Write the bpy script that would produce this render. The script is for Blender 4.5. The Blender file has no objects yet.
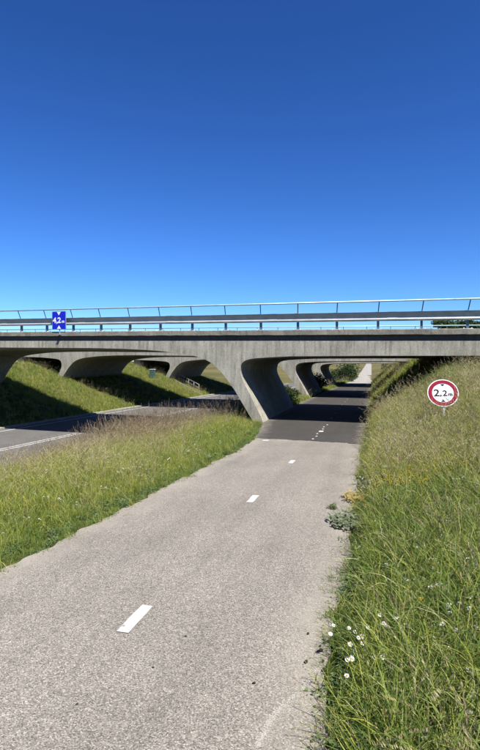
import bpy, bmesh, math, random
import numpy as np
from mathutils import Vector, Matrix
random.seed(7); RNG = np.random.default_rng(11)
S = bpy.context.scene
C = S.collection
EYE = 1.8
# ------------------------------------------------------------------ camera
cd = bpy.data.cameras.new('camera'); cam = bpy.data.objects.new('camera', cd); C.objects.link(cam)
cd.sensor_fit = 'VERTICAL'; cd.sensor_height = 36.0; cd.lens = 36.0*500/750
cd.clip_start = .05; cd.clip_end = 3000
cam.location = (0, 0, EYE); cam.rotation_euler = (math.radians(90-1.15), 0, 0)
S.camera = cam
# ------------------------------------------------------------------ light
SHX, SHY = -.37, .585                       # ground shadow of a 1 m stick
SUN = Vector((-SHX, -SHY, 1)).normalized()
ELEV = math.asin(SUN.z); AZ = math.atan2(SUN.x, SUN.y)
w = bpy.data.worlds.new('World'); S.world = w; w.use_nodes = True
nt = w.node_tree; bg = nt.nodes['Background']
sky = nt.nodes.new('ShaderNodeTexSky'); sky.sky_type = 'NISHITA'; sky.sun_disc = False
sky.sun_elevation = ELEV; sky.sun_rotation = AZ
sky.altitude = 0; sky.air_density = 1.0; sky.dust_density = .15; sky.ozone_density = 10
gm = nt.nodes.new('ShaderNodeGamma'); gm.inputs[1].default_value = 1.4          # the camera's contrast: deep clear-day blue
dm = nt.nodes.new('ShaderNodeVectorMath'); dm.operation = 'MULTIPLY'; dm.inputs[1].default_value = (.75, .755, .80)
hs_ = nt.nodes.new('ShaderNodeHueSaturation'); hs_.inputs['Saturation'].default_value = 1.07
nt.links.new(sky.outputs[0], hs_.inputs['Color']); nt.links.new(hs_.outputs[0], gm.inputs[0]); nt.links.new(gm.outputs[0], dm.inputs[0])
nt.links.new(dm.outputs[0], bg.inputs[0]); bg.inputs[1].default_value = .05
sd = bpy.data.lights.new('sun', 'SUN'); sd.energy = 5.0; sd.angle = math.radians(.53); sd.color = (1, .955, .88)
sun = bpy.data.objects.new('sun', sd); C.objects.link(sun)
sun.rotation_euler = (-SUN).to_track_quat('-Z', 'Y').to_euler(); sun.location = (20, -20, 40)
S.view_settings.view_transform = 'Standard'; S.view_settings.look = 'None'
S.view_settings.exposure = 1.08; S.view_settings.gamma = 1
S.cycles.use_adaptive_sampling = True; S.cycles.adaptive_threshold = .025; S.cycles.max_bounces = 6; S.cycles.diffuse_bounces = 3; S.cycles.glossy_bounces = 2; S.cycles.transmission_bounces = 3

# ------------------------------------------------------------------ helpers
def tag(o, label=None, cat=None, group=None, kind=None):
    if label: o['label'] = label
    if cat: o['category'] = cat
    if group: o['group'] = group
    if kind: o['kind'] = kind
    return o
def link_mesh(name, me, mat=None, parent=None):
    o = bpy.data.objects.new(name, me); C.objects.link(o)
    if mat: me.materials.append(mat)
    if parent: o.parent = parent
    return o
def pyd(name, v, f, mat=None, parent=None, smooth=False):
    me = bpy.data.meshes.new(name); me.from_pydata([tuple(p) for p in v], [], f); me.update()
    if smooth: me.polygons.foreach_set('use_smooth', [True]*len(me.polygons))
    return link_mesh(name, me, mat, parent)
def empty(name, loc, rz=0):
    o = bpy.data.objects.new(name, None); C.objects.link(o); o.location = loc; o.rotation_euler = (0, 0, rz)
    o.empty_display_size = .2
    return o
class MB:
    def __init__(s): s.v = []; s.f = []
    def box(s, c, size, M=None):
        n = len(s.v); x, y, z = [q/2 for q in size]
        for a in ((-x,-y,-z),(x,-y,-z),(x,y,-z),(-x,y,-z),(-x,-y,z),(x,-y,z),(x,y,z),(-x,y,z)):
            p = Vector(a)
            if M: p = M @ p
            s.v.append(p + Vector(c))
        s.f += [tuple(n+i for i in q) for q in ((3,2,1,0),(4,5,6,7),(0,1,5,4),(1,2,6,5),(2,3,7,6),(3,0,4,7))]
        return s
    def tube(s, pts, r, k=10, r2=None):
        pts = [Vector(p) for p in pts]; n0 = len(s.v); N = len(pts)
        for i, p in enumerate(pts):
            d = (pts[min(i+1, N-1)] - pts[max(i-1, 0)]).normalized()
            a = Vector((0,0,1)) if abs(d.z) < .9 else Vector((1,0,0))
            e1 = d.cross(a).normalized(); e2 = d.cross(e1)
            rr = r if r2 is None else r + (r2-r)*i/max(1, N-1)
            for j in range(k):
                th = 2*math.pi*j/k; s.v.append(p + (e1*math.cos(th)+e2*math.sin(th))*rr)
        for i in range(N-1):
            for j in range(k):
                s.f.append((n0+i*k+j, n0+i*k+(j+1)%k, n0+(i+1)*k+(j+1)%k, n0+(i+1)*k+j))
        s.f.append(tuple(n0+j for j in range(k))[::-1]); s.f.append(tuple(n0+(N-1)*k+j for j in range(k)))
        return s
    def sweep(s, prof, A, B):                      # closed profile swept from frame A to frame B (functions of (a,b))
        n = len(s.v); m = len(prof)
        for F in (A, B):
            for q in prof: s.v.append(F(q))
        for j in range(m): s.f.append((n+j, n+(j+1)%m, n+m+(j+1)%m, n+m+j))
        s.f.append(tuple(n+j for j in range(m))[::-1]); s.f.append(tuple(n+m+j for j in range(m)))
        return s
    def build(s, name, mat, parent=None, smooth=False):
        o = pyd(name, s.v, s.f, mat, parent, smooth)
        bm = bmesh.new(); bm.from_mesh(o.data); bmesh.ops.recalc_face_normals(bm, faces=bm.faces); bm.to_mesh(o.data); bm.free()
        return o

# ------------------------------------------------------------------ materials
def mat(name, rough=.8, spec=.3):
    m = bpy.data.materials.new(name); m.use_nodes = True
    b = m.node_tree.nodes['Principled BSDF']; b.inputs['Roughness'].default_value = rough
    b.inputs['Specular IOR Level'].default_value = spec
    return m, m.node_tree, b
def N(nt, typ, **kw):
    n = nt.nodes.new(typ)
    for k, v in kw.items():
        if k in n.inputs: n.inputs[k].default_value = v
        else: setattr(n, k, v)
    return n
def noise(nt, scale, detail=4, rough=.55, vec=None):
    n = N(nt, 'ShaderNodeTexNoise'); n.inputs['Scale'].default_value = scale
    n.inputs['Detail'].default_value = detail; n.inputs['Roughness'].default_value = rough
    if vec: nt.links.new(vec, n.inputs['Vector'])
    return n
def ramp(nt, src, stops):
    r = N(nt, 'ShaderNodeValToRGB'); e = r.color_ramp.elements
    while len(e) < len(stops): e.new(.5)
    for q, (p, c) in zip(e, stops):
        q.position = p; q.color = (*c, 1) if len(c) == 3 else c
    nt.links.new(src, r.inputs[0]); return r
def mix(nt, fac, a, b, blend='MIX'):
    m = N(nt, 'ShaderNodeMix', data_type='RGBA', blend_type=blend)
    for idx, s in ((0, fac), (6, a), (7, b)):
        if isinstance(s, (int, float)): m.inputs[idx].default_value = s
        elif isinstance(s, tuple): m.inputs[idx].default_value = (*s, 1)
        else: nt.links.new(s, m.inputs[idx])
    return m.outputs[2]
def bump(nt, bsdf, h, strength, dist):
    b = N(nt, 'ShaderNodeBump'); b.inputs['Strength'].default_value = strength; b.inputs['Distance'].default_value = dist
    nt.links.new(h, b.inputs['Height']); nt.links.new(b.outputs[0], bsdf.inputs['Normal']); return b
def geopos(nt): return N(nt, 'ShaderNodeNewGeometry').outputs['Position']
def plain(name, col, rough=.6, spec=.3, metal=0):
    m, nt, b = mat(name, rough, spec); b.inputs['Metallic'].default_value = metal
    p = geopos(nt); n = noise(nt, 9, 5, .6, p)
    r = ramp(nt, n.outputs[0], [(.3, tuple(c*.88 for c in col)), (.7, tuple(min(1, c*1.08) for c in col))])
    nt.links.new(r.outputs[0], b.inputs['Base Color']); return m

def asphalt(name, c_lo, c_hi, stone, speck=.5, big=.5, dust=0):
    m, nt, b = mat(name, .88, .25); p = geopos(nt)
    v = N(nt, 'ShaderNodeTexVoronoi'); v.inputs['Scale'].default_value = 160; nt.links.new(p, v.inputs['Vector'])
    sep = N(nt, 'ShaderNodeSeparateColor'); nt.links.new(v.outputs['Color'], sep.inputs[0])
    n1 = noise(nt, .9, 6, .6, p); n2 = noise(nt, 160, 3, .6, p); n3 = noise(nt, 14, 5, .65, p)
    base = ramp(nt, n1.outputs[0], [(.3, c_lo), (.7, c_hi)]).outputs[0]
    st = ramp(nt, sep.outputs[0], [(0, (.30,.29,.28)), (.2, (.66,.65,.64)), (.55, (1.02,1.0,.97)), (.85, (1.4,1.38,1.34)), (1, stone)]).outputs[0]
    c = mix(nt, speck, base, st, 'MULTIPLY')
    g = ramp(nt, n2.outputs[0], [(.3, (.6,.6,.6)), (.7, (1.35,1.35,1.35))]).outputs[0]
    c = mix(nt, .7, c, g, 'MULTIPLY')
    g3 = ramp(nt, n3.outputs[0], [(.35, (.86,.85,.85)), (.65, (1.08,1.08,1.08))]).outputs[0]
    c = mix(nt, big, c, g3, 'MULTIPLY')
    mp = N(nt, 'ShaderNodeMapping'); mp.inputs['Rotation'].default_value = (0, 0, math.radians(15)); nt.links.new(p, mp.inputs[0])
    mp2 = N(nt, 'ShaderNodeMapping'); mp2.inputs['Scale'].default_value = (1, .09, 1); nt.links.new(mp.outputs[0], mp2.inputs[0])
    n5 = noise(nt, 2.6, 5, .6, mp2.outputs[0])
    c = mix(nt, .8, c, ramp(nt, n5.outputs[0], [(.34, (.88,.875,.87)), (.5, (1,1,1)), (.68, (1.10,1.10,1.09))]).outputs[0], 'MULTIPLY')
    n6 = noise(nt, 3.3, 6, .7, p)
    c = mix(nt, .7, c, ramp(nt, n6.outputs[0], [(.30, (.84,.835,.83)), (.40, (1,1,1))]).outputs[0], 'MULTIPLY')
    if dust:
        at = N(nt, 'ShaderNodeAttribute'); at.attribute_name = 'edge'; nd = noise(nt, 4.5, 6, .7, p)
        md_ = N(nt, 'ShaderNodeMath', operation='MULTIPLY'); nt.links.new(at.outputs['Fac'], md_.inputs[0]); nt.links.new(nd.outputs[0], md_.inputs[1])
        c = mix(nt, ramp(nt, md_.outputs[0], [(.25, (0,0,0)), (.6, (dust,)*3)]).outputs[0], c, (.20,.18,.145))
    nt.links.new(c, b.inputs['Base Color'])
    hs = N(nt, 'ShaderNodeMath', operation='MULTIPLY_ADD'); nt.links.new(v.outputs['Distance'], hs.inputs[0]); hs.inputs[1].default_value = -1.2
    nt.links.new(n2.outputs[0], hs.inputs[2])
    bump(nt, b, hs.outputs[0], .45, .003)
    return m, nt, b, c
M = {}
M['path'], nt_, b_, c_ = asphalt('worn_asphalt', (.166,.152,.131), (.206,.189,.163), (2.1,2.08,2.0), .86)
# pale sandy wear along the edges and a mended crack: shapes of their own
p_ = geopos(nt_); nz = noise(nt_, 1.6, 6, .65, p_)
at = N(nt_, 'ShaderNodeAttribute'); at.attribute_name = 'edge'
ad = N(nt_, 'ShaderNodeMath', operation='MULTIPLY'); nt_.links.new(at.outputs['Fac'], ad.inputs[0]); nt_.links.new(nz.outputs[0], ad.inputs[1])
fr = ramp(nt_, ad.outputs[0], [(.2, (0,0,0)), (.55, (.75,.75,.75))])
c2 = mix(nt_, fr.outputs[0], c_, (.26,.235,.195)); nt_.links.new(c2, b_.inputs['Base Color'])
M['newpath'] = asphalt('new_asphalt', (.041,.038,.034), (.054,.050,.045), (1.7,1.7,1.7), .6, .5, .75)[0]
M['road'] = asphalt('road_asphalt', (.095,.092,.087), (.12,.116,.11), (1.6,1.6,1.6), .6)[0]
M['farpath'] = asphalt('pale_asphalt', (.25,.235,.205), (.30,.28,.245), (1.4,1.4,1.35), .5)[0]

m, nt, b = mat('road_paint', .7, .3); p = geopos(nt)
n = noise(nt, 70, 4, .7, p); n2 = noise(nt, 9, 4, .6, p)
ml = N(nt, 'ShaderNodeMath', operation='MULTIPLY_ADD'); nt.links.new(n.outputs[0], ml.inputs[0]); ml.inputs[1].default_value = .7; nt.links.new(n2.outputs[0], ml.inputs[2])
r = ramp(nt, ml.outputs[0], [(.60, (.21,.195,.17)), (.74, (.40,.395,.375))]); nt.links.new(r.outputs[0], b.inputs['Base Color'])
bump(nt, b, n.outputs[0], .3, .003); M['paint'] = m

def concrete(name, lo, hi, streak=.5, lichen=0.):
    m, nt, b = mat(name, .92, .2); p = geopos(nt)
    mp = N(nt, 'ShaderNodeMapping'); mp.inputs['Scale'].default_value = (1, 1, .10); nt.links.new(p, mp.inputs[0])
    n1 = noise(nt, 1.1, 7, .62, p); n2 = noise(nt, 9, 7, .72, mp.outputs[0]); n3 = noise(nt, 55, 4, .7, p); n4 = noise(nt, 17, 5, .7, p)
    c = ramp(nt, n1.outputs[0], [(.3, lo), (.7, hi)]).outputs[0]
    c = mix(nt, streak, c, ramp(nt, n2.outputs[0], [(.34, (.5,.48,.44)), (.48, (.95,.95,.94)), (.68, (1.28,1.27,1.23))]).outputs[0], 'MULTIPLY')
    c = mix(nt, .55, c, ramp(nt, n3.outputs[0], [(.35, (.5,.5,.5)), (.65, (1.38,1.38,1.38))]).outputs[0], 'MULTIPLY')
    c = mix(nt, .45, c, ramp(nt, n4.outputs[0], [(.38, (.7,.69,.66)), (.6, (1.1,1.1,1.1))]).outputs[0], 'MULTIPLY')
    if lichen:
        v = noise(nt, 26, 5, .75, p)
        c = mix(nt, ramp(nt, v.outputs[0], [(.60, (0,0,0)), (.68, (lichen,)*3)]).outputs[0], c, (.42,.40,.33))
        c = mix(nt, ramp(nt, noise(nt, 7, 6, .7, p).outputs[0], [(.52, (0,0,0)), (.66, (.75,)*3)]).outputs[0], c, (.11,.10,.085))
    nt.links.new(c, b.inputs['Base Color'])
    bump(nt, b, n3.outputs[0], .5, .006)
    return m
M['concrete'] = concrete('cast_concrete', (.235,.223,.182), (.345,.328,.272), .85)
M['cornice'] = concrete('weathered_edge_concrete', (.15,.138,.115), (.25,.232,.19), .45, .75)
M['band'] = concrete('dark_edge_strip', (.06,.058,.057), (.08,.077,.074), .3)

def metal(name, col, rough=.45, met=.6):
    m, nt, b = mat(name, rough, .5); b.inputs['Metallic'].default_value = met; p = geopos(nt)
    n = noise(nt, 3, 6, .7, p); n2 = noise(nt, 45, 3, .6, p)
    c = ramp(nt, n.outputs[0], [(.3, tuple(q*.8 for q in col)), (.7, tuple(min(1, q*1.12) for q in col))]).outputs[0]
    c = mix(nt, .3, c, ramp(nt, n2.outputs[0], [(.35, (.75,.75,.75)), (.65, (1.15,1.15,1.15))]).outputs[0], 'MULTIPLY')
    nt.links.new(c, b.inputs['Base Color'])
    rr = ramp(nt, n2.outputs[0], [(.3, (rough*.8,)*3), (.7, (min(1, rough*1.3),)*3)]); nt.links.new(rr.outputs[0], b.inputs['Roughness'])
    return m
M['galv'] = metal('galvanised_steel', (.34,.36,.365), .5, .35)
M['galv_rail'] = metal('sky_tinted_handrail_steel', (.30,.42,.47), .45, .3)  # galvanised steel; blue-teal sky reflection put into the base colour
M['post'] = metal('blue_grey_post_steel', (.07,.115,.15), .55, .3)
M['plate'] = metal('pale_base_plate', (.62,.64,.64), .6, .2)
M['sign_blue'] = plain('sign_blue', (.004,.016,.40), .65, .2)
M['sign_white'] = plain('sign_white', (.60,.61,.64), .7, .15)
M['sign_red'] = plain('sign_red', (.17,.006,.02), .7, .12)
M['sign_black'] = plain('sign_black', (.012,.012,.013), .8, .1)
M['sign_grey'] = metal('sign_back_metal', (.36,.37,.38), .5, .5)
M['cabinet'] = plain('cabinet_green', (.035,.085,.07), .6)
M['soilclod'] = plain('dark_soil', (.03,.027,.022), .95, .1)

# ground
m, nt, b = mat('meadow_ground', .95, .1); p = geopos(nt)
n1 = noise(nt, .35, 6, .65, p); n2 = noise(nt, 11, 5, .7, p)
c = ramp(nt, n1.outputs[0], [(.3, (.035,.05,.012)), (.55, (.065,.07,.02)), (.75, (.11,.09,.04))]).outputs[0]
c = mix(nt, .7, c, ramp(nt, n2.outputs[0], [(.3, (.55,.55,.5)), (.7, (1.35,1.3,1.2))]).outputs[0], 'MULTIPLY')
sx = N(nt, 'ShaderNodeSeparateXYZ'); nt.links.new(p, sx.inputs[0])
far = N(nt, 'ShaderNodeMapRange'); far.inputs[1].default_value = 58; far.inputs[2].default_value = 75; nt.links.new(sx.outputs[1], far.inputs[0])
fc = ramp(nt, noise(nt, .05, 5, .6, p).outputs[0], [(.35, (.065,.07,.022)), (.6, (.125,.10,.04))]).outputs[0]
c = mix(nt, far.outputs[0], c, fc)
nt.links.new(c, b.inputs['Base Color']); bump(nt, b, n2.outputs[0], 1, .05); M['ground'] = m

def foliage(name, stops, transl=.35, rough=.55):
    """per-instance and per-blade tint: stops of a colour ramp"""
    m = bpy.data.materials.new(name); m.use_nodes = True; nt = m.node_tree; nt.nodes.clear()
    oi = N(nt, 'ShaderNodeObjectInfo'); at = N(nt, 'ShaderNodeAttribute'); at.attribute_name = 'tint'
    a = N(nt, 'ShaderNodeMath', operation='MULTIPLY'); nt.links.new(oi.outputs['Random'], a.inputs[0]); a.inputs[1].default_value = .45
    s = N(nt, 'ShaderNodeMath', operation='MULTIPLY_ADD'); nt.links.new(at.outputs['Fac'], s.inputs[0]); s.inputs[1].default_value = .55; nt.links.new(a.outputs[0], s.inputs[2])
    c = ramp(nt, s.outputs[0], [(p, tuple(q*.78 for q in cc)) for p, cc in stops]).outputs[0]
    d = N(nt, 'ShaderNodeBsdfPrincipled'); d.inputs['Roughness'].default_value = rough; d.inputs['Specular IOR Level'].default_value = .25
    t = N(nt, 'ShaderNodeBsdfTranslucent'); mx = N(nt, 'ShaderNodeMixShader'); mx.inputs[0].default_value = transl
    out = N(nt, 'ShaderNodeOutputMaterial')
    nt.links.new(c, d.inputs['Base Color']); nt.links.new(c, t.inputs['Color'])
    nt.links.new(d.outputs[0], mx.inputs[1]); nt.links.new(t.outputs[0], mx.inputs[2]); nt.links.new(mx.outputs[0], out.inputs[0])
    return m
M['green'] = foliage('grass_green', [(0, (.06,.11,.016)), (.35, (.13,.205,.032)), (.75, (.25,.32,.075)), (1, (.48,.47,.23))])
M['lush'] = foliage('grass_yellow_green', [(0, (.17,.215,.022)), (.5, (.29,.33,.045)), (.8, (.42,.42,.10)), (1, (.56,.50,.22))])
M['straw'] = foliage('grass_straw', [(0, (.26,.23,.08)), (.4, (.40,.34,.15)), (.8, (.54,.47,.26)), (1, (.62,.55,.34))], .3)
M['brownstraw'] = foliage('grass_seed_brown', [(0, (.13,.09,.05)), (.5, (.24,.175,.105)), (1, (.40,.32,.2))], .3)
M['weed'] = foliage('weed_leaf', [(0, (.06,.11,.03)), (.5, (.11,.17,.055)), (1, (.20,.25,.11))], .3)
M['greyweed'] = foliage('grey_weed_leaf', [(0, (.15,.19,.10)), (.5, (.24,.27,.16)), (1, (.33,.34,.22))], .3)
M['yellowweed'] = foliage('yellow_weed_leaf', [(0, (.34,.26,.05)), (.5, (.48,.36,.09)), (1, (.58,.47,.18))], .3)
M['white_fl'] = foliage('white_petal', [(0, (.84,.83,.78)), (1, (.95,.94,.9))], .25)
M['yellow_fl'] = foliage('yellow_petal', [(0, (.66,.46,.02)), (1, (.78,.6,.05))], .25)
M['sand'] = plain('pale_sand', (.31,.29,.25), .95, .1)
M['litter'] = foliage('dry_plant_litter', [(0, (.07,.055,.035)), (.5, (.20,.16,.09)), (1, (.36,.30,.18))], .05)
M['leaf'] = foliage('tree_leaf', [(0, (.028,.055,.014)), (.5, (.05,.09,.022)), (1, (.10,.14,.04))], .3)
M['bark'] = plain('bark', (.12,.095,.07), .95, .1)

# ------------------------------------------------------------------ site geometry
U = Vector((.9405, -.340, 0)); NRM = Vector((.340, .9405, 0)); D = Vector((.255, .967, 0)).normalized()
P0 = Vector((0, 17.86, 0)); GR = .0163
def bp(t, z, off=0., n=0.):            # point in bridge elevation: t along the bridge, z above the path, n behind the face
    q = P0 + U*t + D*off + NRM*n
    return Vector((q.x, q.y, z))
def rise(Y): return np.clip(np.asarray(Y, float)-95, 0, 260)*.019
def pz(Y):
    Y = np.asarray(Y, float); s = np.clip((Y-6)/11.5, 0, 1); return -.235*(s*s*(3-2*s)) + rise(Y)
RY = np.array([-6, 0, 2.34, 4.62, 6.16, 8.26, 11.3, 17.4, 26.2, 40.8, 60, 190, 800.])
RX = np.array([-1.95, -.28, .37, 1.0, 1.43, 1.96, 2.78, 4.47, 6.85, 10.75, 15.8, 49.9, 208.])
LY = np.array([-6, 0, 4.37, 5.54, 7.66, 11.1, 13.4, 17.6, 28., 44, 62, 190, 800.])
LX = np.array([-4.9, -3.35, -2.10, -1.66, -1.02, -.02, .42, .80, 3.55, 8.3, 13.7, 47.6, 205.])
def XR(Y): return np.interp(Y, RY, RX)
def XL(Y): return np.interp(Y, LY, LX)
G = Vector((.30, .954, 0)).normalized(); GRT = Vector((G.y, -G.x, 0)); RC = Vector((-7.52, 20.58, 0)); RHW = 4.2; RZ = -1.2
def road_r(X, Y): return (X-RC.x)*GRT.x + (Y-RC.y)*GRT.y
def wob(X, Y, s=1.): return .5*(np.sin(1.7*X*s+.6*Y*s)+np.sin(1.1*Y*s-.9*X*s+1.3)*.8+np.sin(3.1*X*s+2.3*Y*s+.4)*.4)
def height(X, Y):
    X = np.asarray(X, float); Y = np.asarray(Y, float)
    base = pz(Y); RL = RZ+rise(Y); q = 17.5 + X*NRM.x + (Y-17.86)*NRM.y - 1.2
    a = X-XR(Y); bl = XL(Y)-X
    H = np.interp(q, [-4, 2, 5, 8, 11, 14, 16.5, 19, 58, 75, 90], [.2, .3, .5, .8, 1.15, 1.5, 1.72, 2.4, 2.4, .6, .15])
    rr = np.clip(a/2.7, 0, 1); ramp_ = np.where(rr < .8, rr*1.05, .84+.16*(1-((1-rr)/.2)**2))
    z = base + np.where(a > 0, H*ramp_ + .02*wob(X, Y, 1.7)*np.clip(a, 0, 1), 0)
    z = np.where((a < .22) & (bl < .22), base-.035, z)
    z = np.where(bl > 0, base + .03*wob(X, Y, 1.3)*np.clip(bl, 0, 1), z)
    r = road_r(X, Y)
    sl = np.clip((r-4.5)/2.8, 0, 1); zs = RL + (base-RL)*(sl*sl*(3-2*sl))
    z = np.where(r < 7.3, np.minimum(z, zs), z)
    z = np.where(np.abs(r) < RHW+.15, RL-.05, z)
    lb = np.clip(-(r+4.7), 0, None); hb = RL + np.minimum(lb*.37, 3.1) + .04*wob(X, Y, 1.2)*np.clip(lb, 0, 1)
    fadeL = np.clip((Y-60)/15, 0, 1)
    z = np.where(r < -4.7, hb*(1-fadeL)+RL*fadeL+np.clip(fadeL, 0, 1)*.6, z)
    return z
# ground sheet
def axis(a0, a1, st, lo, hi):
    c = list(np.arange(a0, a1+1e-6, st)); k = st
    while c[-1] < hi: k *= 1.35; c.append(c[-1]+k)
    k = st
    while c[0] > lo: k *= 1.35; c.insert(0, c[0]-k)
    return np.array(c)
gx = axis(-24, 24, .2, -900, 900); gy = axis(-2, 62, .2, -60, 1500)
XX, YY = np.meshgrid(gx, gy); ZZ = height(XX, YY)
nx, ny = len(gx), len(gy)
verts = np.stack([XX.ravel(), YY.ravel(), ZZ.ravel()], 1)
ii = (np.arange(ny-1)[:, None]*nx + np.arange(nx-1)[None, :]).ravel()
faces = np.stack([ii, ii+1, ii+1+nx, ii+nx], 1)
me = bpy.data.meshes.new('ground'); me.vertices.add(len(verts)); me.vertices.foreach_set('co', verts.ravel())
me.loops.add(len(faces)*4); me.loops.foreach_set('vertex_index', faces.ravel())
me.polygons.add(len(faces)); me.polygons.foreach_set('loop_start', np.arange(0, len(faces)*4, 4)); me.polygons.foreach_set('loop_total', np.full(len(faces), 4))
me.polygons.foreach_set('use_smooth', np.ones(len(faces), bool)); me.update(); me.validate()
tag(link_mesh('ground', me, M['ground']), kind='structure')

# path
def path_rows(s0, s1, step): return np.arange(s0, s1+1e-6, step)
def path_pt(s, v, jit=True):
    sk = 1.3*min(1, max(0, s/10)); 
    yl, yr = s, s-sk
    y = yl + (yr-yl)*v
    xl, xr = XL(y), XR(y)
    if jit:
        xl = xl + .022*math.sin(3.1*y)+.018*math.sin(7.7*y+1)+.014*math.sin(17*y)+.01*math.sin(31*y); xr = xr + .03*math.sin(2.7*y+2)+.015*math.sin(8.3*y)+.008*math.sin(19*y)
    return Vector((float(xl+(xr-xl)*v), float(y), float(pz(y))))
def path_mesh(name, s0, s1, step, matn, lift, rag=0.):
    rows = path_rows(s0, s1, step); K = 41; v = []; f = []; e = []
    for s in rows:
        for k in range(K):
            p = path_pt(s+(rag*(math.sin(k*1.9)*.35+math.sin(k*.63+1)*.5+random.uniform(-.5, .5)) if s == rows[0] else 0), k/(K-1)); p.z += lift + .012*(1-(2*k/(K-1)-1)**2); v.append(p)
            t = k/(K-1); e.append(max(0, 1-min(t, 1-t)/.22))
    for i in range(len(rows)-1):
        for k in range(K-1): f.append((i*K+k, i*K+k+1, (i+1)*K+k+1, (i+1)*K+k))
    o = pyd(name, v, f, M[matn], None, True)
    at = o.data.attributes.new('edge', 'FLOAT', 'POINT'); at.data.foreach_set('value', e)
    return tag(o, kind='structure')
PATH = path_mesh('path', -5, 13.6, .05, 'path', .004)
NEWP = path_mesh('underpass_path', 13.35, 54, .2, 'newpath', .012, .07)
FARP = path_mesh('far_path', 53.9, 420, 2, 'farpath', .002)
# road
def strip(name, r0, r1, l0, l1, z, matn, parent=None, n=60):
    v = []; f = []
    for i in range(n+1):
        q = RC + G*(l0+(l1-l0)*i/n)
        for r in (r0, r1):
            p = q+GRT*r; v.append((p.x, p.y, z+float(rise(p.y))))
    for i in range(n): f.append((2*i, 2*i+1, 2*i+3, 2*i+2))
    return pyd(name, v, f, M[matn], parent)
ROAD = tag(strip('road', -RHW, RHW, -30, 300, RZ, 'road'), kind='structure')
for r in (-.16, .10): strip('centre_line', r, r+.10, -30, 300, RZ+.004, 'paint', ROAD)
for r in (-3.75, 3.62): strip('edge_line', r, r+.12, -30, 300, RZ+.004, 'paint', ROAD)
# kerb on the far side of the road
def kerb():
    mb = MB(); L0, L1 = -30, 60
    for l in np.arange(L0, L1, 1.0):
        a = RC+G*float(l)-GRT*(RHW+.26); mb.box((a.x, a.y, RZ-.02), (.32, .985, .16), Matrix.Rotation(math.atan2(-G.x, G.y), 3, 'Z'))
    return tag(mb.build('kerb', M['concrete']), kind='structure')
kerb()
# painted dashes of the path: pixel positions turned into road positions beforehand (x, y, length, width)
def dash(name, x, y, L, Wd, par, lift):
    v = []; f = []; d = D; r = Vector((d.y, -d.x, 0)); n = max(2, int(L/.1))
    for i in range(n+1):
        q = Vector((x, y, 0))+d*(L*(i/n-.5))
        for s in (-.5, .5):
            w_ = Wd*s + random.uniform(-.004, .004); p = q+r*w_ + d*random.uniform(-.006, .006); 
            yl, yr = XL(p.y), XR(p.y); t = (p.x-yl)/(yr-yl)
            v.append((p.x, p.y, float(pz(p.y))+lift+.012*(1-(2*t-1)**2)))
    for i in range(n): f.append((2*i, 2*i+1, 2*i+3, 2*i+2))
    return pyd(name, v, f, M['paint'], par)
for (px, py, L) in ((135, 622, .38), (253, 500, .38), (292, 460, .38)):
    Y = 500*1.79/(py-365); dash('lane_dash', (px-240)/500*Y, Y, L, .09, PATH, .010)
Y0 = 12.75; c0 = Vector((312.5-240, 0, 0))/500*Y0
for k in range(24):
    Yk = 13.0+k*.62 if k < 6 else 13.0+6*.62+(k-6)*2.1
    if Yk > 52: break
    xk = 1.90+(Yk-13)*.268 + .03*math.sin(k*2.3)
    dash('lane_dash', xk, Yk, .17 if k != 3 else .34, .05 if k != 3 else .13, NEWP, .017)
for k, (px, py) in enumerate(((265, 438.5), (351, 441), (346, 441.5))):          # worn paint blobs at the joint
    Y = 500*1.93/(py-365); dash('paint_mark', (px-240)/500*Y, Y-.35, .22, .16, PATH, .010)

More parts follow.
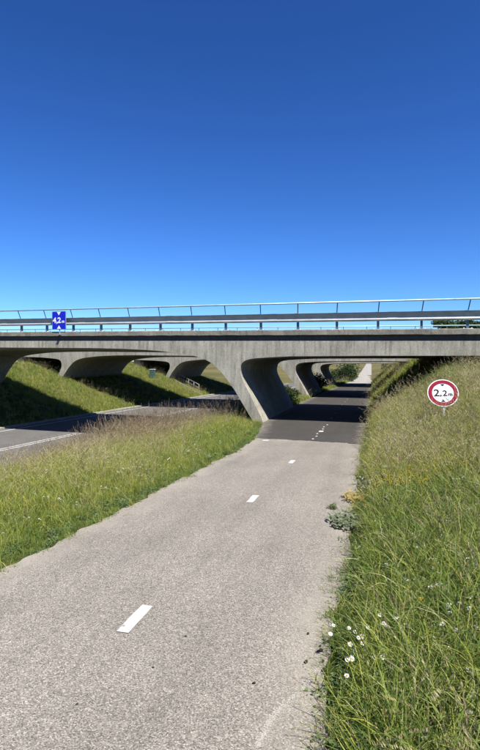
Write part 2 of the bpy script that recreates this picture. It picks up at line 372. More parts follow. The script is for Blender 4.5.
# ------------------------------------------------------------------ bridges
archL = [(-7.6,.70),(-6.3,.68),(-4.99,.635),(-3.79,.575),(-3.2,.525),(-2.63,.46),(-2.1,.39),(-1.73,.32),(-1.43,.23),(-1.19,.12),(-.97,-.03),(-.76,-.22),(-.50,-.52),(-.19,-.93),(.26,-1.64),(.80,-2.5)]
innR = [(1.25,-2.75),(.86,-2.02),(.75,-1.78),(.55,-1.38),(.33,-.96),(.21,-.76),(.12,-.58),(.055,-.45),(.02,-.32),(.005,-.2),(.02,-.08),(.055,.03),(.11,.10),(.20,.16),(.33,.20),(.55,.235),(1.02,.265),(1.83,.30),(4.5,.30),(7.77,.285),(16,.17)]
def mirror(pts, TC): return [(2*TC-t, z+GR*t-GR*(2*TC-t)) for t, z in reversed(pts)]
def top(t, z0): return z0-GR*t
def bridge(off, width, dz, label, TC):
    o = empty('bridge', bp(0, 0, off)); tag(o, label, 'bridge', 'parallel concrete bridges over the path and road')
    O = o.location.copy()
    def P(t, z, n=0.): return bp(t, z+EYE+dz, off, n)-O
    T0, T1 = -30., 16.
    left = mirror(innR, TC); left[0] = (T0, .80)
    outline = left + mirror(archL, TC)+ archL + innR
    outline = outline + [(T1, top(T1, .86)), (T0, top(T0, .86))]
    back = D*width
    v = [P(t, z) for t, z in outline]; n = len(v); v += [P(t, z)+back for t, z in outline]
    f = [tuple(range(n)), tuple(range(n, 2*n))[::-1]] + [(i, n+i, n+(i+1)%n, (i+1)%n) for i in range(n)]
    mb = MB(); mb.v = v; mb.f = f; fr = mb.build('frame', M['concrete'], o)
    # dark recessed strip, slab and cornices
    def slab(name, z0, z1, n0, n1, matn):
        mb = MB(); prof = [(n0, z0), (n1, z0), (n1, z1), (n0, z1)]
        mb.sweep(prof, lambda q: P(T0, top(T0, q[1]), q[0]), lambda q: P(T1, top(T1, q[1]), q[0])); return mb.build(name, M[matn], o)
    wn = width*D.dot(NRM)
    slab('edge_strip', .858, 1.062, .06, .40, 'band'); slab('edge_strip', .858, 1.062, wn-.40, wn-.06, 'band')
    slab('deck_slab', .862, 1.10, .402, wn-.402, 'concrete')
    # cornice with small chips along its edge
    def cornice(n0, n1):
        mb = MB(); ts = np.arange(T0, T1+.01, .25); prof = [(n0, 1.06), (n1, 1.06), (n1, 1.225), (n1-.02*np.sign(n1-n0), 1.235), (n0+.02*np.sign(n1-n0), 1.235), (n0, 1.22)]
        m_ = len(prof)
        for t in ts:
            for (nn, zz) in prof:
                mb.v.append(P(t, top(t, zz)+random.uniform(-.006, .006), nn+random.uniform(-.006, .006)))
        for i in range(len(ts)-1):
            for j in range(m_): mb.f.append((i*m_+j, i*m_+(j+1)%m_, (i+1)*m_+(j+1)%m_, (i+1)*m_+j))
        mb.f += [tuple(range(m_)), tuple((len(ts)-1)*m_+j for j in range(m_))]
        return mb.build('cornice', M['cornice'], o)
    cornice(-.075, .42); cornice(wn+.075, wn-.42)
    # abutment walls at both ends of the frame
    for (ta, tb, zt) in ((2*TC-4.4, 2*TC-3.6, .95), (9.2, 10., .28)):
        mb = MB(); prof = [(ta, -2.2), (tb, -2.2), (tb, zt), (ta, zt)]
        mb.sweep(prof, lambda q: P(q[0], q[1], .3), lambda q: P(q[0], q[1], .3)+back*.92); mb.build('abutment', M['concrete'], o)
    return o
W1, W2, W3 = 7.2, 8.6, 9.6; O2, O3 = 13.3, 28.6
bridge(0, W1, 0, 'nearest weathered grey concrete bridge with raking legs across the whole picture', -8.7)
bridge(O2, W2, -.08, 'second grey concrete bridge seen in shade through the opening of the nearest one', -8.75)
bridge(O3, W3, -.15, 'farthest grey concrete bridge, third in the row of underpasses', -7.65)

# ------------------------------------------------------------------ guardrails
def guardrail(off, dz, t0, t1, label, phase, hh=.90):
    o = empty('guardrail', bp(0, EYE+1.23+dz, off, .12)); O = o.location.copy(); tag(o, label, 'guardrail', 'steel guardrails on the bridges')
    def P(t, z, n): return bp(t, EYE+1.23+z-GR*t+dz, off, .12+n)-O
    # beam: folded W section, outer face towards the camera
    A = [(-.045,.575),(-.075,.565),(-.085,.545),(-.03,.44),(-.022,.40),(-.075,.345),(-.085,.325),(-.07,.30),(-.03,.275)]
    prof = A + [(n+.012, z) for n, z in reversed(A)]
    mb = MB(); mb.sweep(prof, lambda q: P(t0, q[1], q[0]), lambda q: P(t1, q[1], q[0])); mb.build('beam', M['galv'], o)
    lean = Vector((.09, 1, 0)).normalized()
    hr = lambda t: P(t, hh, 0)-lean*.24
    ts = np.arange(t0, t1, 4.02); 
    mb = MB(); mb.tube([hr(t0), hr(t1)], .03, 12); mb.build('handrail', M['galv_rail'], o, True)
    As = [(n-.006 if i < 8 else n, z) for i, (n, z) in enumerate(A)]; prof2 = As + [(n+.010, z) for n, z in reversed(As)]
    tq = phase+.45-1.338*3*math.floor((phase+.45-t0)/(1.338*3))
    while tq < t1-.4:
        mb = MB(); mb.sweep(prof2, lambda q: P(tq-.16, q[1]+.003, q[0]), lambda q: P(tq+.16, q[1]+.003, q[0]))
        for dx in (-.1, .1):
            for zz in (.50, .335): mb.box(P(tq+dx, zz, -.078), (.03, .02, .03))
        mb.build('splice', M['galv'], o); tq += 1.338*3
    k = math.ceil((t0-phase)/1.338)
    while phase+k*1.338 < t1-.1:
        t = phase+k*1.338; k += 1
        R = Matrix.Rotation(math.atan2(U.y, U.x), 3, 'Z')
        mb = MB(); mb.box(P(t, .275, .045), (.075, .075, .55), R); mb.box(P(t-.02, .43, .005), (.12, .05, .10), R); ps = mb.build('post', M['post'], o)
        mb = MB(); mb.box(P(t, .009, .03), (.30, .22, .018), R)
        for sx_ in (-.11, .11):
            for sy in (-.08, .08): mb.box(P(t+sx_, .03, .03+sy), (.03, .03, .03), R)
        bpz = mb.build('base_plate', M['plate'], ps)
        mb = MB(); a = P(t, .52, .02); b_ = hr(t); mb.tube([a, a*.7+b_*.3, b_], .017, 8); mb.build('handrail_post', M['post'], o, True)
    return o
guardrail(0, 0, -24, 14, 'galvanised guardrail with raised handrail along the edge of the nearest bridge', .73)
guardrail(O2, -.08, -24, 14, 'thin distant guardrail on the second bridge, glimpsed below the nearer beam', .2, 1.17)

# ------------------------------------------------------------------ signs
def text_mesh(name, s, size, matn, parent, loc, off=.0, ext=.002, spacing=1.0, sx=1.0):
    cu = bpy.data.curves.new(name, 'FONT'); cu.body = s; cu.size = size; cu.extrude = ext; cu.offset = off; cu.align_x = 'LEFT'; cu.space_character = spacing; cu.resolution_u = 4
    t = bpy.data.objects.new(name, cu); C.objects.link(t); bpy.context.view_layer.update()
    me = bpy.data.meshes.new_from_object(t.evaluated_get(bpy.context.evaluated_depsgraph_get()))
    bpy.data.objects.remove(t)
    o = link_mesh(name, me, M[matn], parent); o.location = loc; o.rotation_euler = (math.radians(90), 0, 0); o.scale = (sx, 1, 1)
    return o
def poly(name, pts, y0, y1, matn, parent):
    n = len(pts); v = [(x, y0, z) for x, z in pts]+[(x, y1, z) for x, z in pts]
    f = [tuple(range(n)), tuple(range(n, 2*n))[::-1]]+[(i, n+i, n+(i+1)%n, (i+1)%n) for i in range(n)]
    mb = MB(); mb.v = [Vector(p) for p in v]; mb.f = f; return mb.build(name, M[matn], parent)
def rrect(w_, h, r, k=5):
    pts = []
    for cx, cz, a0 in ((w_/2-r, h/2-r, 0), (-w_/2+r, h/2-r, 90), (-w_/2+r, -h/2+r, 180), (w_/2-r, -h/2+r, 270)):
        for i in range(k+1):
            a = math.radians(a0+90*i/k); pts.append((cx+r*math.cos(a), cz+r*math.sin(a)))
    return pts
# blue height sign in front of the guardrail (local: x right, -y to the viewer)
bs = empty('height_sign', bp(-7.78, EYE+1.375, 0, -.13), math.atan2(U.y, U.x)); tag(bs, 'blue square 4,2 m height sign fixed in front of the bridge guardrail', 'sign')
H0 = .44
def sh(pts, dz): return [(x, z+dz) for x, z in pts]
poly('sign_plate', sh(rrect(.69, .74, .04), H0), 0, .018, 'sign_grey', bs)
poly('sign_face', sh(rrect(.65, .705, .03), H0), -.004, -.0005, 'sign_blue', bs)
poly('arrow_mark', [(-.10, H0+.345), (0, H0+.205), (.10, H0+.345)], -.008, -.0045, 'sign_white', bs)
poly('arrow_mark', [(-.10, H0-.345), (.10, H0-.345), (0, H0-.205)], -.008, -.0045, 'sign_white', bs)
text_mesh('lettering', '4,2', .31, 'sign_white', bs, (-.30, -.006, H0-.10), .009, .002, .98, 1.08)
text_mesh('lettering', 'm', .16, 'sign_white', bs, (.145, -.006, H0-.10), .007, .002, 1, 1.05)
mb = MB(); mb.tube([(0, .04, -.14), (0, .04, .74)], .022, 10); mb.box((0, .03, .14), (.36, .03, .04)); mb.box((0, .03, .70), (.36, .03, .04)); mb.box((0, .06, -.135), (.12, .2, .02)); mb.build('bracket', M['sign_grey'], bs)
# round height limit sign on the bank, leaning back
sp = Vector((203/500*9.9, 9.9, 0)); gz = float(height(sp.x, sp.y)); SC = EYE-28/500*9.9
rs = empty('height_limit_sign', (sp.x, sp.y, gz), -math.radians(15)); tag(rs, 'round white 2,2 m height limit sign with red rim, leaning back in bank grass', 'sign')
tilt = math.radians(25); Rt = Matrix.Rotation(tilt, 4, 'X').inverted()
cz = SC-gz
def circ(r, k=48): return [(r*math.cos(2*math.pi*i/k), r*math.sin(2*math.pi*i/k)) for i in range(k)]
parts = []
parts.append(poly('sign_plate', circ(.307), 0, .015, 'sign_white', rs))
ring = []
K = 48; mb = MB()
for r_ in (.290, .213):
    for y_ in (-.004, -.0005):
        for i in range(K): a = 2*math.pi*i/K; mb.v.append(Vector((r_*math.cos(a), y_, r_*math.sin(a))))
for i in range(K):
    j = (i+1)%K; mb.f += [(i, j, 2*K+j, 2*K+i), (K+i, 3*K+i, 3*K+j, K+j), (i, K+i, K+j, j), (2*K+i, 2*K+j, 3*K+j, 3*K+i)]
parts.append(mb.build('red_rim', M['sign_red'], rs))
parts.append(poly('arrow_mark', [(-.042, .198), (0, .150), (.042, .198)], -.006, -.001, 'sign_black', rs))
parts.append(poly('arrow_mark', [(-.042, -.198), (.042, -.198), (0, -.150)], -.006, -.001, 'sign_black', rs))
for s, sz, x, z in (('2', .22, -.185, -.075), (',', .17, -.063, -.065), ('2', .175, -.010, -.065), ('m', .105, .098, -.062)):
    parts.append(text_mesh('lettering', s, sz, 'sign_black', rs, (x, -.003, z), .004, .0015, 1, 1.12))
Tm = Matrix.Translation((0, 0, cz)) @ Matrix.Rotation(-tilt, 4, 'X') @ Matrix.Scale(.945, 4)
for o in parts: o.matrix_local = Tm @ o.matrix_basis
mb = MB(); b0 = Vector((0, .05-.62*math.sin(tilt)*0, -.25)); 
axis_ = Vector((0, math.sin(tilt), math.cos(tilt))); ctr = Vector((0, .045, cz))
mb.tube([ctr-axis_*(cz+.3)/math.cos(tilt), ctr+axis_*.22], .022, 12)
for q in (.12, -.12):
    mb.box(ctr+axis_*q+Vector((0, -.015, 0)), (.12, .05, .03), Matrix.Rotation(-tilt, 3, 'X'))
mb.build('post', M['sign_grey'], rs)

# ------------------------------------------------------------------ far-bank furniture
def bank_pt(t, off):
    q = bp(t, 0, off); return Vector((q.x, q.y, float(height(q.x, q.y))))
q = Vector((-88/500*34., 34., 0)); 
def on_bank(px, Y):
    X = (px-240)/500*Y; return Vector((X, Y, float(height(X, Y))))
def on_ray(px, py, y0, y1):
    ys = np.linspace(y0, y1, 800); xs = (px-240)/500*ys; zs = EYE-(py-365)/500*ys; g = height(xs, ys)-zs; i = int(np.argmax(g > 0)); return Vector((xs[i], ys[i], float(height(xs[i], ys[i]))))
c = on_ray(152.5, 379, 30, 60)
cb = empty('cabinet', c, -.3); tag(cb, 'small dark green roadside cabinet with pale lid on the left bank', 'cabinet')
mb = MB(); mb.box((0, 0, .35), (.46, .34, 1.1)); mb.build('body', M['cabinet'], cb)
mb = MB(); mb.box((0, 0, .925), (.52, .40, .05)); mb.build('lid', M['plate'], cb)
mb = MB(); mb.box((0, -.176, .45), (.36, .012, .7)); mb.box((.13, -.19, .5), (.03, .02, .1)); mb.build('door', M['cabinet'], cb)
a = on_ray(174, 379, 34, 60); b2 = on_ray(199, 392, 34, 60)
sr = empty('stair_railing', a); tag(sr, 'pale steel hand railing running down the grassy bank beside steps', 'railing')
pts = [a.lerp(b2, i/5) for i in range(6)]
for p in pts: p.z = float(height(p.x, p.y))
mb = MB(); mb.tube([p-a+Vector((0, 0, .75)) for p in pts], .02, 8); mb.build('handrail', M['sign_grey'], sr, True)
mb = MB(); mb.tube([p-a+Vector((0, 0, .4)) for p in pts], .012, 8); mb.build('middle_rail', M['sign_grey'], sr, True)
for p in pts:
    mb = MB(); mb.tube([p-a+Vector((0, 0, -.1)), p-a+Vector((0, 0, .75))], .018, 8); mb.build('post', M['sign_grey'], sr, True)
st = empty('concrete_steps', a+Vector((.2, -.9, 0))); tag(st, 'narrow concrete steps climbing the left bank below the hand railing', 'steps')
for i in range(14):
    p = a.lerp(b2, i/13)+Vector((.2, -.9, 0)); p.z = float(height(p.x, p.y))
    mb = MB(); mb.box(p-st.location+Vector((0, 0, .02)), (.34, .9, .16)); mb.build('step', M['cornice'], st)

# ------------------------------------------------------------------ vegetation prototypes
def blades(n, R, hmin, hmax, width, lean, bend, seg=4, seed=0, head=None):
    """n curved blades in a disc; head = (length, width) adds a loose seed head of small leaflets"""
    rg = np.random.default_rng(seed); v = []; f = []; tint = []
    for _ in range(n):
        a = rg.uniform(0, 2*math.pi); r = R*math.sqrt(rg.uniform()); bx, by = r*math.cos(a), r*math.sin(a)
        az = rg.uniform(0, 2*math.pi); h = rg.uniform(hmin, hmax); ln = abs(rg.normal(0, lean)); bd = abs(rg.normal(bend, bend*.5))
        wd = width*rg.uniform(.6, 1.3); fa = rg.uniform(0, 2*math.pi); tn = rg.uniform()
        n0 = len(v); x, y, z = bx, by, 0.; th = ln; L = h/seg
        for i in range(seg+1):
            ww = wd*(1-(i/seg)**2*.92)
            v += [(x-math.cos(fa)*ww/2, y-math.sin(fa)*ww/2, z), (x+math.cos(fa)*ww/2, y+math.sin(fa)*ww/2, z)]; tint += [tn, tn]
            if i < seg:
                x += math.sin(th)*math.cos(az)*L; y += math.sin(th)*math.sin(az)*L; z += math.cos(th)*L; th += bd/seg*(1+i*.5)
                f.append((n0+2*i, n0+2*i+1, n0+2*i+3, n0+2*i+2))
        if head:
            hl, hw = head; k = 16
            for q in range(k):
                u_ = q/(k-1); cx = x-math.sin(th)*math.cos(az)*hl*(1-u_)*.8; cy = y-math.sin(th)*math.sin(az)*hl*(1-u_)*.8; czz = z-math.cos(th)*hl*(1-u_)
                sd = rg.uniform(0, 2*math.pi); rr = hw*(1-.6*u_)*rg.uniform(.5, 1.2); n1 = len(v)
                dx, dy = math.cos(sd)*rr, math.sin(sd)*rr; px, py = -math.sin(sd)*hw*.22, math.cos(sd)*hw*.22
                v += [(cx, cy, czz), (cx+dx*.6+px, cy+dy*.6+py, czz+hl*.10), (cx+dx, cy+dy, czz+hl*.16), (cx+dx*.6-px, cy+dy*.6-py, czz+hl*.07)]
                tint += [min(1, tn*.6+.4)]*4; f.append((n1, n1+1, n1+2, n1+3))
    return v, f, tint
def leaflets(n, R, h, size, seed, flat=.5):
    rg = np.random.default_rng(seed); v = []; f = []; tint = []
    for _ in range(n):
        a = rg.uniform(0, 2*math.pi); r = R*math.sqrt(rg.uniform()); c = np.array([r*math.cos(a), r*math.sin(a), h*rg.uniform(.1, 1)])
        az = rg.uniform(0, 2*math.pi); el = rg.uniform(-.3, 1.1)*flat; s = size*rg.uniform(.6, 1.3)
        d = np.array([math.cos(az)*math.cos(el), math.sin(az)*math.cos(el), math.sin(el)]); sd = np.array([-math.sin(az), math.cos(az), rg.uniform(-.4, .4)])
        n0 = len(v); v += [tuple(c), tuple(c+d*s*.5+sd*s*.3), tuple(c+d*s), tuple(c+d*s*.5-sd*s*.3)]; f.append((n0, n0+1, n0+2, n0+3)); tint += [rg.uniform()]*4
    return v, f, tint
def heads(n, R, h, size, seed):
    rg = np.random.default_rng(seed); v = []; f = []; tint = []
    for _ in range(n):
        a = rg.uniform(0, 2*math.pi); r = R*math.sqrt(rg.uniform()); c = np.array([r*math.cos(a), r*math.sin(a), h*rg.uniform(.6, 1.1)])
        for q in range(14):
            d = rg.normal(size=3); d /= np.linalg.norm(d); d[2] = abs(d[2])*.9; e = np.cross(d, rg.normal(size=3)); e /= np.linalg.norm(e)+1e-6
            n0 = len(v); s = size*rg.uniform(.7, 1.2)
            v += [tuple(c+d*s*.3), tuple(c+d*s*.7+e*s*.3), tuple(c+d*s), tuple(c+d*s*.7-e*s*.3)]; f.append((n0, n0+1, n0+2, n0+3)); tint += [rg.uniform()]*4
    return v, f, tint
def mk(name, parts):
    me = bpy.data.meshes.new(name); V = []; F = []; T = []; MI = []
    for i, ((v, f, t), m_) in enumerate(parts):
        o = len(V); V += v; F += [tuple(o+q for q in g) for g in f]; T += t; MI += [i]*len(f); me.materials.append(M[m_])
    me.from_pydata(V, [], F); me.polygons.foreach_set('material_index', MI)
    a = me.attributes.new('tint', 'FLOAT', 'POINT'); a.data.foreach_set('value', T); me.update()
    return me
PC = bpy.data.collections.new('vegetation_clumps')
PROTO = [
 mk('a0', [(blades(34, .10, .10, .30, .0062, .40, .9, 4, 1), 'green')]),
 mk('a1', [(blades(34, .10, .14, .38, .0066, .45, 1.1, 4, 2), 'green')]),
 mk('a2', [(blades(34, .11, .12, .36, .0064, .45, 1.0, 4, 3), 'lush')]),
 mk('a3', [(blades(26, .11, .20, .50, .0066, .38, 1.1, 5, 4), 'lush')]),
 mk('a4', [(blades(9, .10, .38, .66, .0024, .20, .45, 5, 5, (.13, .010)), 'straw'), (blades(12, .1, .1, .35, .004, .4, .9, 4, 6), 'straw')]),
 mk('a5', [(blades(8, .10, .42, .78, .0024, .22, .5, 5, 7, (.14, .011)), 'brownstraw'), (blades(8, .1, .15, .35, .004, .4, .9, 4, 8), 'lush')]),
 mk('a6', [(leaflets(46, .10, .12, .045, 9), 'weed')]),
 mk('a7', [(leaflets(26, .10, .10, .04, 10), 'weed'), (heads(3, .09, .24, .015, 11), 'white_fl'), (blades(6, .08, .12, .18, .003, .2, .3, 3, 12), 'weed')]),
 mk('a8', [(leaflets(26, .10, .16, .04, 13), 'weed'), (heads(5, .10, .28, .012, 14), 'yellow_fl'), (blades(8, .08, .15, .26, .003, .2, .3, 3, 15), 'green')]),
 mk('a9', [(blades(22, .16, .10, .34, .012, .45, 1.0, 3, 16), 'lush')]),     # coarse clump for distant banks
 mk('b0', [(blades(22, .16, .10, .34, .012, .45, 1.0, 3, 17), 'green')]),
 mk('b1', [(blades(40, .09, .05, .16, .0042, .55, 1.0, 3, 18), 'green')]),   # short trodden edge grass
 mk('b2', [(blades(16, .10, .20, .55, .0042, .45, 1.2, 5, 19), 'straw')]),   # dry arching blades
 mk('b3', [(blades(20, .12, .20, .50, .0105, .38, 1.1, 6, 20), 'green')]),    # broad blades of the foreground
]
for i, me in enumerate(PROTO):
    o = bpy.data.objects.new('vegetation_clump_%02d' % i, me); PC.objects.link(o)
GN = {}
def scatter(name, pts, idx, rot, scl, label, cat):
    """one countless mass: points carry the clump index, rotation and size"""
    me = bpy.data.meshes.new(name); me.vertices.add(len(pts)); me.vertices.foreach_set('co', np.asarray(pts, float).ravel())
    for nm, ty, dat, key in (('idx', 'INT', idx, 'value'), ('rot', 'FLOAT_VECTOR', rot, 'vector'), ('scl', 'FLOAT', scl, 'value')):
        a = me.attributes.new(nm, ty, 'POINT'); a.data.foreach_set(key, np.asarray(dat).ravel())
    o = link_mesh(name, me); tag(o, label, cat, kind='stuff')
    if 'g' not in GN:
        g = bpy.data.node_groups.new('clump_scatter', 'GeometryNodeTree')
        g.interface.new_socket('Geometry', in_out='INPUT', socket_type='NodeSocketGeometry'); g.interface.new_socket('Geometry', in_out='OUTPUT', socket_type='NodeSocketGeometry')
        gi = g.nodes.new('NodeGroupInput'); go = g.nodes.new('NodeGroupOutput'); ip = g.nodes.new('GeometryNodeInstanceOnPoints')
        ci = g.nodes.new('GeometryNodeCollectionInfo'); ci.inputs['Collection'].default_value = PC; ci.inputs['Separate Children'].default_value = True; ci.inputs['Reset Children'].default_value = True
        ip.inputs['Pick Instance'].default_value = True
        def na(n_, ty):
            q = g.nodes.new('GeometryNodeInputNamedAttribute'); q.data_type = ty; q.inputs['Name'].default_value = n_; return q.outputs['Attribute']
        g.links.new(gi.outputs[0], ip.inputs['Points']); g.links.new(ci.outputs[0], ip.inputs['Instance'])
        g.links.new(na('idx', 'INT'), ip.inputs['Instance Index']); g.links.new(na('rot', 'FLOAT_VECTOR'), ip.inputs['Rotation']); g.links.new(na('scl', 'FLOAT'), ip.inputs['Scale'])
        g.links.new(ip.outputs[0], go.inputs[0]); GN['g'] = g
    md = o.modifiers.new('clumps', 'NODES'); md.node_group = GN['g']
    return o
def sample(n, x0, x1, y0, y1): return RNG.uniform(x0, x1, n), RNG.uniform(y0, y1, n)
def place(X, Y, idx, scl, tilt=.22):
    n = len(X); Z = height(X, Y)
    rot = np.stack([RNG.normal(0, tilt, n), RNG.normal(0, tilt, n), RNG.uniform(0, 6.283, n)], 1)
    return np.stack([X, Y, Z-.01], 1), idx, rot, scl
def choose(n, W): 
    k = np.array(list(W.keys())); p = np.array([W[i] for i in k], float); return RNG.choice(k, n, p=p/p.sum())
def zone_pick(n, zn, Wa, Wb):
    a = choose(n, Wa); b_ = choose(n, Wb); return np.where(RNG.uniform(size=n) < zn, b_, a)
# --- right bank
def frustum(X, Y, m_=1.2): return (X < .48*Y+m_) & (X > -.48*Y-m_)
X, Y = sample(150000, -1, 12, .8, 17.5)
a_ = X-XR(Y); dens = np.interp(Y, [1, 4, 8, 12, 17.5], [1, 1, .62, .42, .34])
nfront = X*NRM.x+(Y-17.86)*NRM.y
k = (a_ > -.02+.045*wob(X, Y, 3)-.06*(wob(X, Y, 7) > .25)-.05*(wob(Y, X, 13) > .3)) & frustum(X, Y, .9) & (RNG.uniform(size=len(X)) < dens) & (nfront < .6)
X, Y, a_ = X[k], Y[k], a_[k]; n = len(X)
zn = np.clip(.48+.75*wob(X, Y, .9)+.3*wob(Y, X, 2.1)+np.interp(Y, [2, 4.5, 8, 14], [-.9, -.5, .25, .2]), .04, .9)
idx = zone_pick(n, zn, {0: 2, 1: 4, 3: 2.5, 13: 6.0, 6: 1.3, 7: .7, 5: .12, 12: .6}, {2: 4, 3: 5, 4: 1.7, 5: .35, 12: 2.4, 1: 1.0, 8: .15})
edge = a_ < .16+.10*np.abs(wob(X, Y, 2)); idx = np.where(edge & (RNG.uniform(size=n) < .8), np.where(RNG.uniform(size=n) < .2, 6, 11), idx)
yf = np.exp(-((X-1.95)/.45)**2-((Y-6.35)/.45)**2); idx = np.where(RNG.uniform(size=n) < yf*.42, 8, idx)
wf = np.exp(-((X-1.85)/.25)**2-((Y-7.2)/.3)**2); idx = np.where(RNG.uniform(size=n) < wf*.6, 7, idx)
ex = 60; X = np.concatenate([X, sp.x+RNG.uniform(-.24, .20, ex)-.05]); Y = np.concatenate([Y, sp.y-RNG.uniform(.06, .42, ex)]); idx = np.concatenate([idx, RNG.choice([1, 2, 3, 4], ex)]); a_ = np.concatenate([a_, np.full(ex, 1.)]); n += ex
scl = RNG.uniform(.75, 1.2, n)*np.where((np.abs(X-sp.x*Y/sp.y) < .40) & (Y > 8.3) & (Y < 10.05), .9, 1)*np.interp(Y, [1, 6, 17], [.95, .95, 1.15])*np.clip(.55+a_*1.1, .5, 1)
scatter('right_bank_grass', *place(X, Y, idx, scl, .26), 'dense mixed meadow grass covering the bank right of the path', 'grass')
# --- left verge
X, Y = sample(170000, -14, 2, 1.5, 26)
bl = XL(Y)-X; r = road_r(X, Y); dens = np.interp(Y, [1, 5, 9, 14, 26], [1, .9, .62, .42, .3])
k = (bl > -.03+.06*wob(X, Y, 3)-.09*(wob(X, Y, 6) > .15)-.05*(wob(Y, X, 13) > .3)) & (r > RHW+.2) & frustum(X, Y, .9) & (RNG.uniform(size=len(X)) < dens)
lt = (X-.8)*U.x+(Y-17.6)*U.y; nf = X*NRM.x+(Y-17.86)*NRM.y
k &= ~((nf > -.05) & (nf < W1) & (X > XL(np.maximum(Y, 17.7))-1.2)) & (nf < 5)
X, Y, bl, r = X[k], Y[k], bl[k], r[k]; n = len(X)
zn = np.clip(.15+.35*wob(X, Y, .7)+np.clip((bl-.6)/2.6, 0, 1)*.75, .05, .93)
idx = zone_pick(n, zn, {0: 4, 1: 5, 2: 3, 6: 1.5, 7: .35, 8: .03}, {2: 5, 3: 5, 4: 1.5, 12: 1.2, 5: .35, 1: 1.2})
tall = np.clip((8.3-r)/2.2, 0, 1)*np.interp(Y, [10, 12, 14, 17], [.2, .75, .6, .4])*np.clip(.7+.6*wob(X, Y, .5), .25, 1); u_ = RNG.uniform(size=n); idx = np.where(u_ < tall*.75, 5, np.where(u_ < tall, 4, idx))
edge = bl < .2+.1*np.abs(wob(X, Y, 2)); idx = np.where(edge & (RNG.uniform(size=n) < .8), np.where(RNG.uniform(size=n) < .25, 6, 11), idx)
scl = RNG.uniform(.7, 1.15, n)*np.clip(.5+bl*.5, .5, .92)*np.where((Y < 11.5) & (r < 8), .82, 1)*np.where((idx == 5) & (Y > 12), 1.35, 1)
scatter('left_verge_grass', *place(X, Y, idx, scl, .24), 'sunlit yellow green verge grass between the path and the road', 'grass')
# --- distant banks: left bank across the road, verges in the gaps, right bank slope behind the first bridge
X, Y = sample(90000, -34, 26, 19, 60)
r = road_r(X, Y); a_ = X-XR(Y); bl = XL(Y)-X; nf = X*NRM.x+(Y-17.86)*NRM.y
under = ((nf > .3) & (nf < W1-.2)) | ((nf > O2+.4) & (nf < O2+W2-.3)) | ((nf > O3+.4) & (nf < O3+W3-.3))
k = ((r < -4.5) | ((r > RHW+.3) & (bl > .05)) | (a_ > .05)) & frustum(X, Y, 2) & (~under | (RNG.uniform(size=len(X)) < .25))
lim = (a_ < 7) & (r > -14)
leg = (bl > -.3) & (bl < 1.3) & under
k &= lim & ~leg & (nf > .2)
X, Y = X[k], Y[k]; n = len(X); idx = choose(n, {9: 5, 10: 3.2, 4: .8, 5: .4}); scl = RNG.uniform(.8, 1.4, n)
scatter('embankment_grass', *place(X, Y, idx, scl, .25), 'grass on the embankments beyond and between the bridges', 'grass')

# ------------------------------------------------------------------ daisies, weed patches, clods
def daisy(x, y, h, s, tilt_):
    z = float(height(x, y)); o = empty('daisy', (x, y, z)); tag(o, 'small white daisy in the grass at the right edge of the path', 'flower', 'white daisies at the path edge')
    rg = random.Random(int(x*1e4)); v = []; f = []; t = []
    q = Vector((math.sin(tilt_)*.3*h, -math.cos(tilt_)*.2*h, h))
    mb = MB(); mb.tube([(0, 0, -.02), q*.5+Vector((.01, 0, 0)), q], .0016, 5); mb.build('stem', M['weed'], o, True)
    Rm = Matrix.Rotation(.45, 3, 'X') @ Matrix.Rotation(rg.uniform(-.3, .3), 3, 'Y')
    mb = MB()
    for i in range(14):
        a = 2*math.pi*i/14+rg.uniform(-.06, .06); d = Vector((math.cos(a), math.sin(a), rg.uniform(-.1, .15))); e = Vector((-math.sin(a), math.cos(a), 0)); n0 = len(mb.v)
        for p in (d*s*.25, d*s*.65+e*s*.17, d*s, d*s*.65-e*s*.17): mb.v.append(q+Rm @ p)
        mb.f.append((n0, n0+1, n0+2, n0+3))
    mb.build('petals', M['white_fl'], o)
    mb = MB(); n0 = 0; k = 8
    for zz, rr in ((.0, .32), (.12, .28), (.2, .12)):
        for i in range(k): a = 2*math.pi*i/k; mb.v.append(q+Rm @ Vector((math.cos(a)*rr*s, math.sin(a)*rr*s, zz*s)))
    for l in range(2):
        for i in range(k): mb.f.append((l*k+i, l*k+(i+1)%k, (l+1)*k+(i+1)%k, (l+1)*k+i))
    mb.f.append(tuple(range(2*k, 3*k))); mb.build('centre', M['yellow_fl'], o)
for (px, py) in ((343, 618), (341, 628), (351, 632), (363, 620), (371, 617), (358, 621), (371, 638), (345, 649), (356, 666), (367, 631), (347, 624), (339, 648), (360, 634), (352, 655), (375, 625), (364, 650)):
    hh = random.uniform(.16, .26); Y = 500*(EYE-hh-.03)/(py-365); daisy((px-240)/500*Y, Y, hh, random.uniform(.013, .018), random.uniform(0, 6))
def weed(name, label, px, py, parts_, rad, m_, n_, size, h, seed):
    Y = 500*1.79/(py-365); X = (px-240)/500*Y; z = float(pz(Y))+.012
    o = empty(name, (X, Y, z)); tag(o, label, 'weed')
    me = mk('leaves', [(leaflets(n_, rad, h, size, seed, .8), m_), (blades(60, rad*.9, h*.8, h*2.0, .004, .7, .9, 3, seed+1), m_)])
    l = link_mesh('leaves', me, None, o); l.scale = (1.15, 1.7, 1)
    me = mk('runners', [(blades(50, rad*1.15, .03, .08, .004, 1.1, .5, 3, seed+2), 'straw')]); link_mesh('runners', me, None, o)
weed('weed_patch', 'pale grey green weed mat creeping onto the path', 349, 525, None, .18, 'greyweed', 420, .04, .055, 40)
weed('weed_patch', 'yellowed weed tuft at the path edge behind the grey green mat', 354, 500, None, .13, 'yellowweed', 200, .03, .07, 50)
weed('weed_sprig', 'tiny green sprig alone on the asphalt near the weed mat', 333, 509, None, .05, 'weed', 40, .03, .04, 60)
rg = random.Random(3)
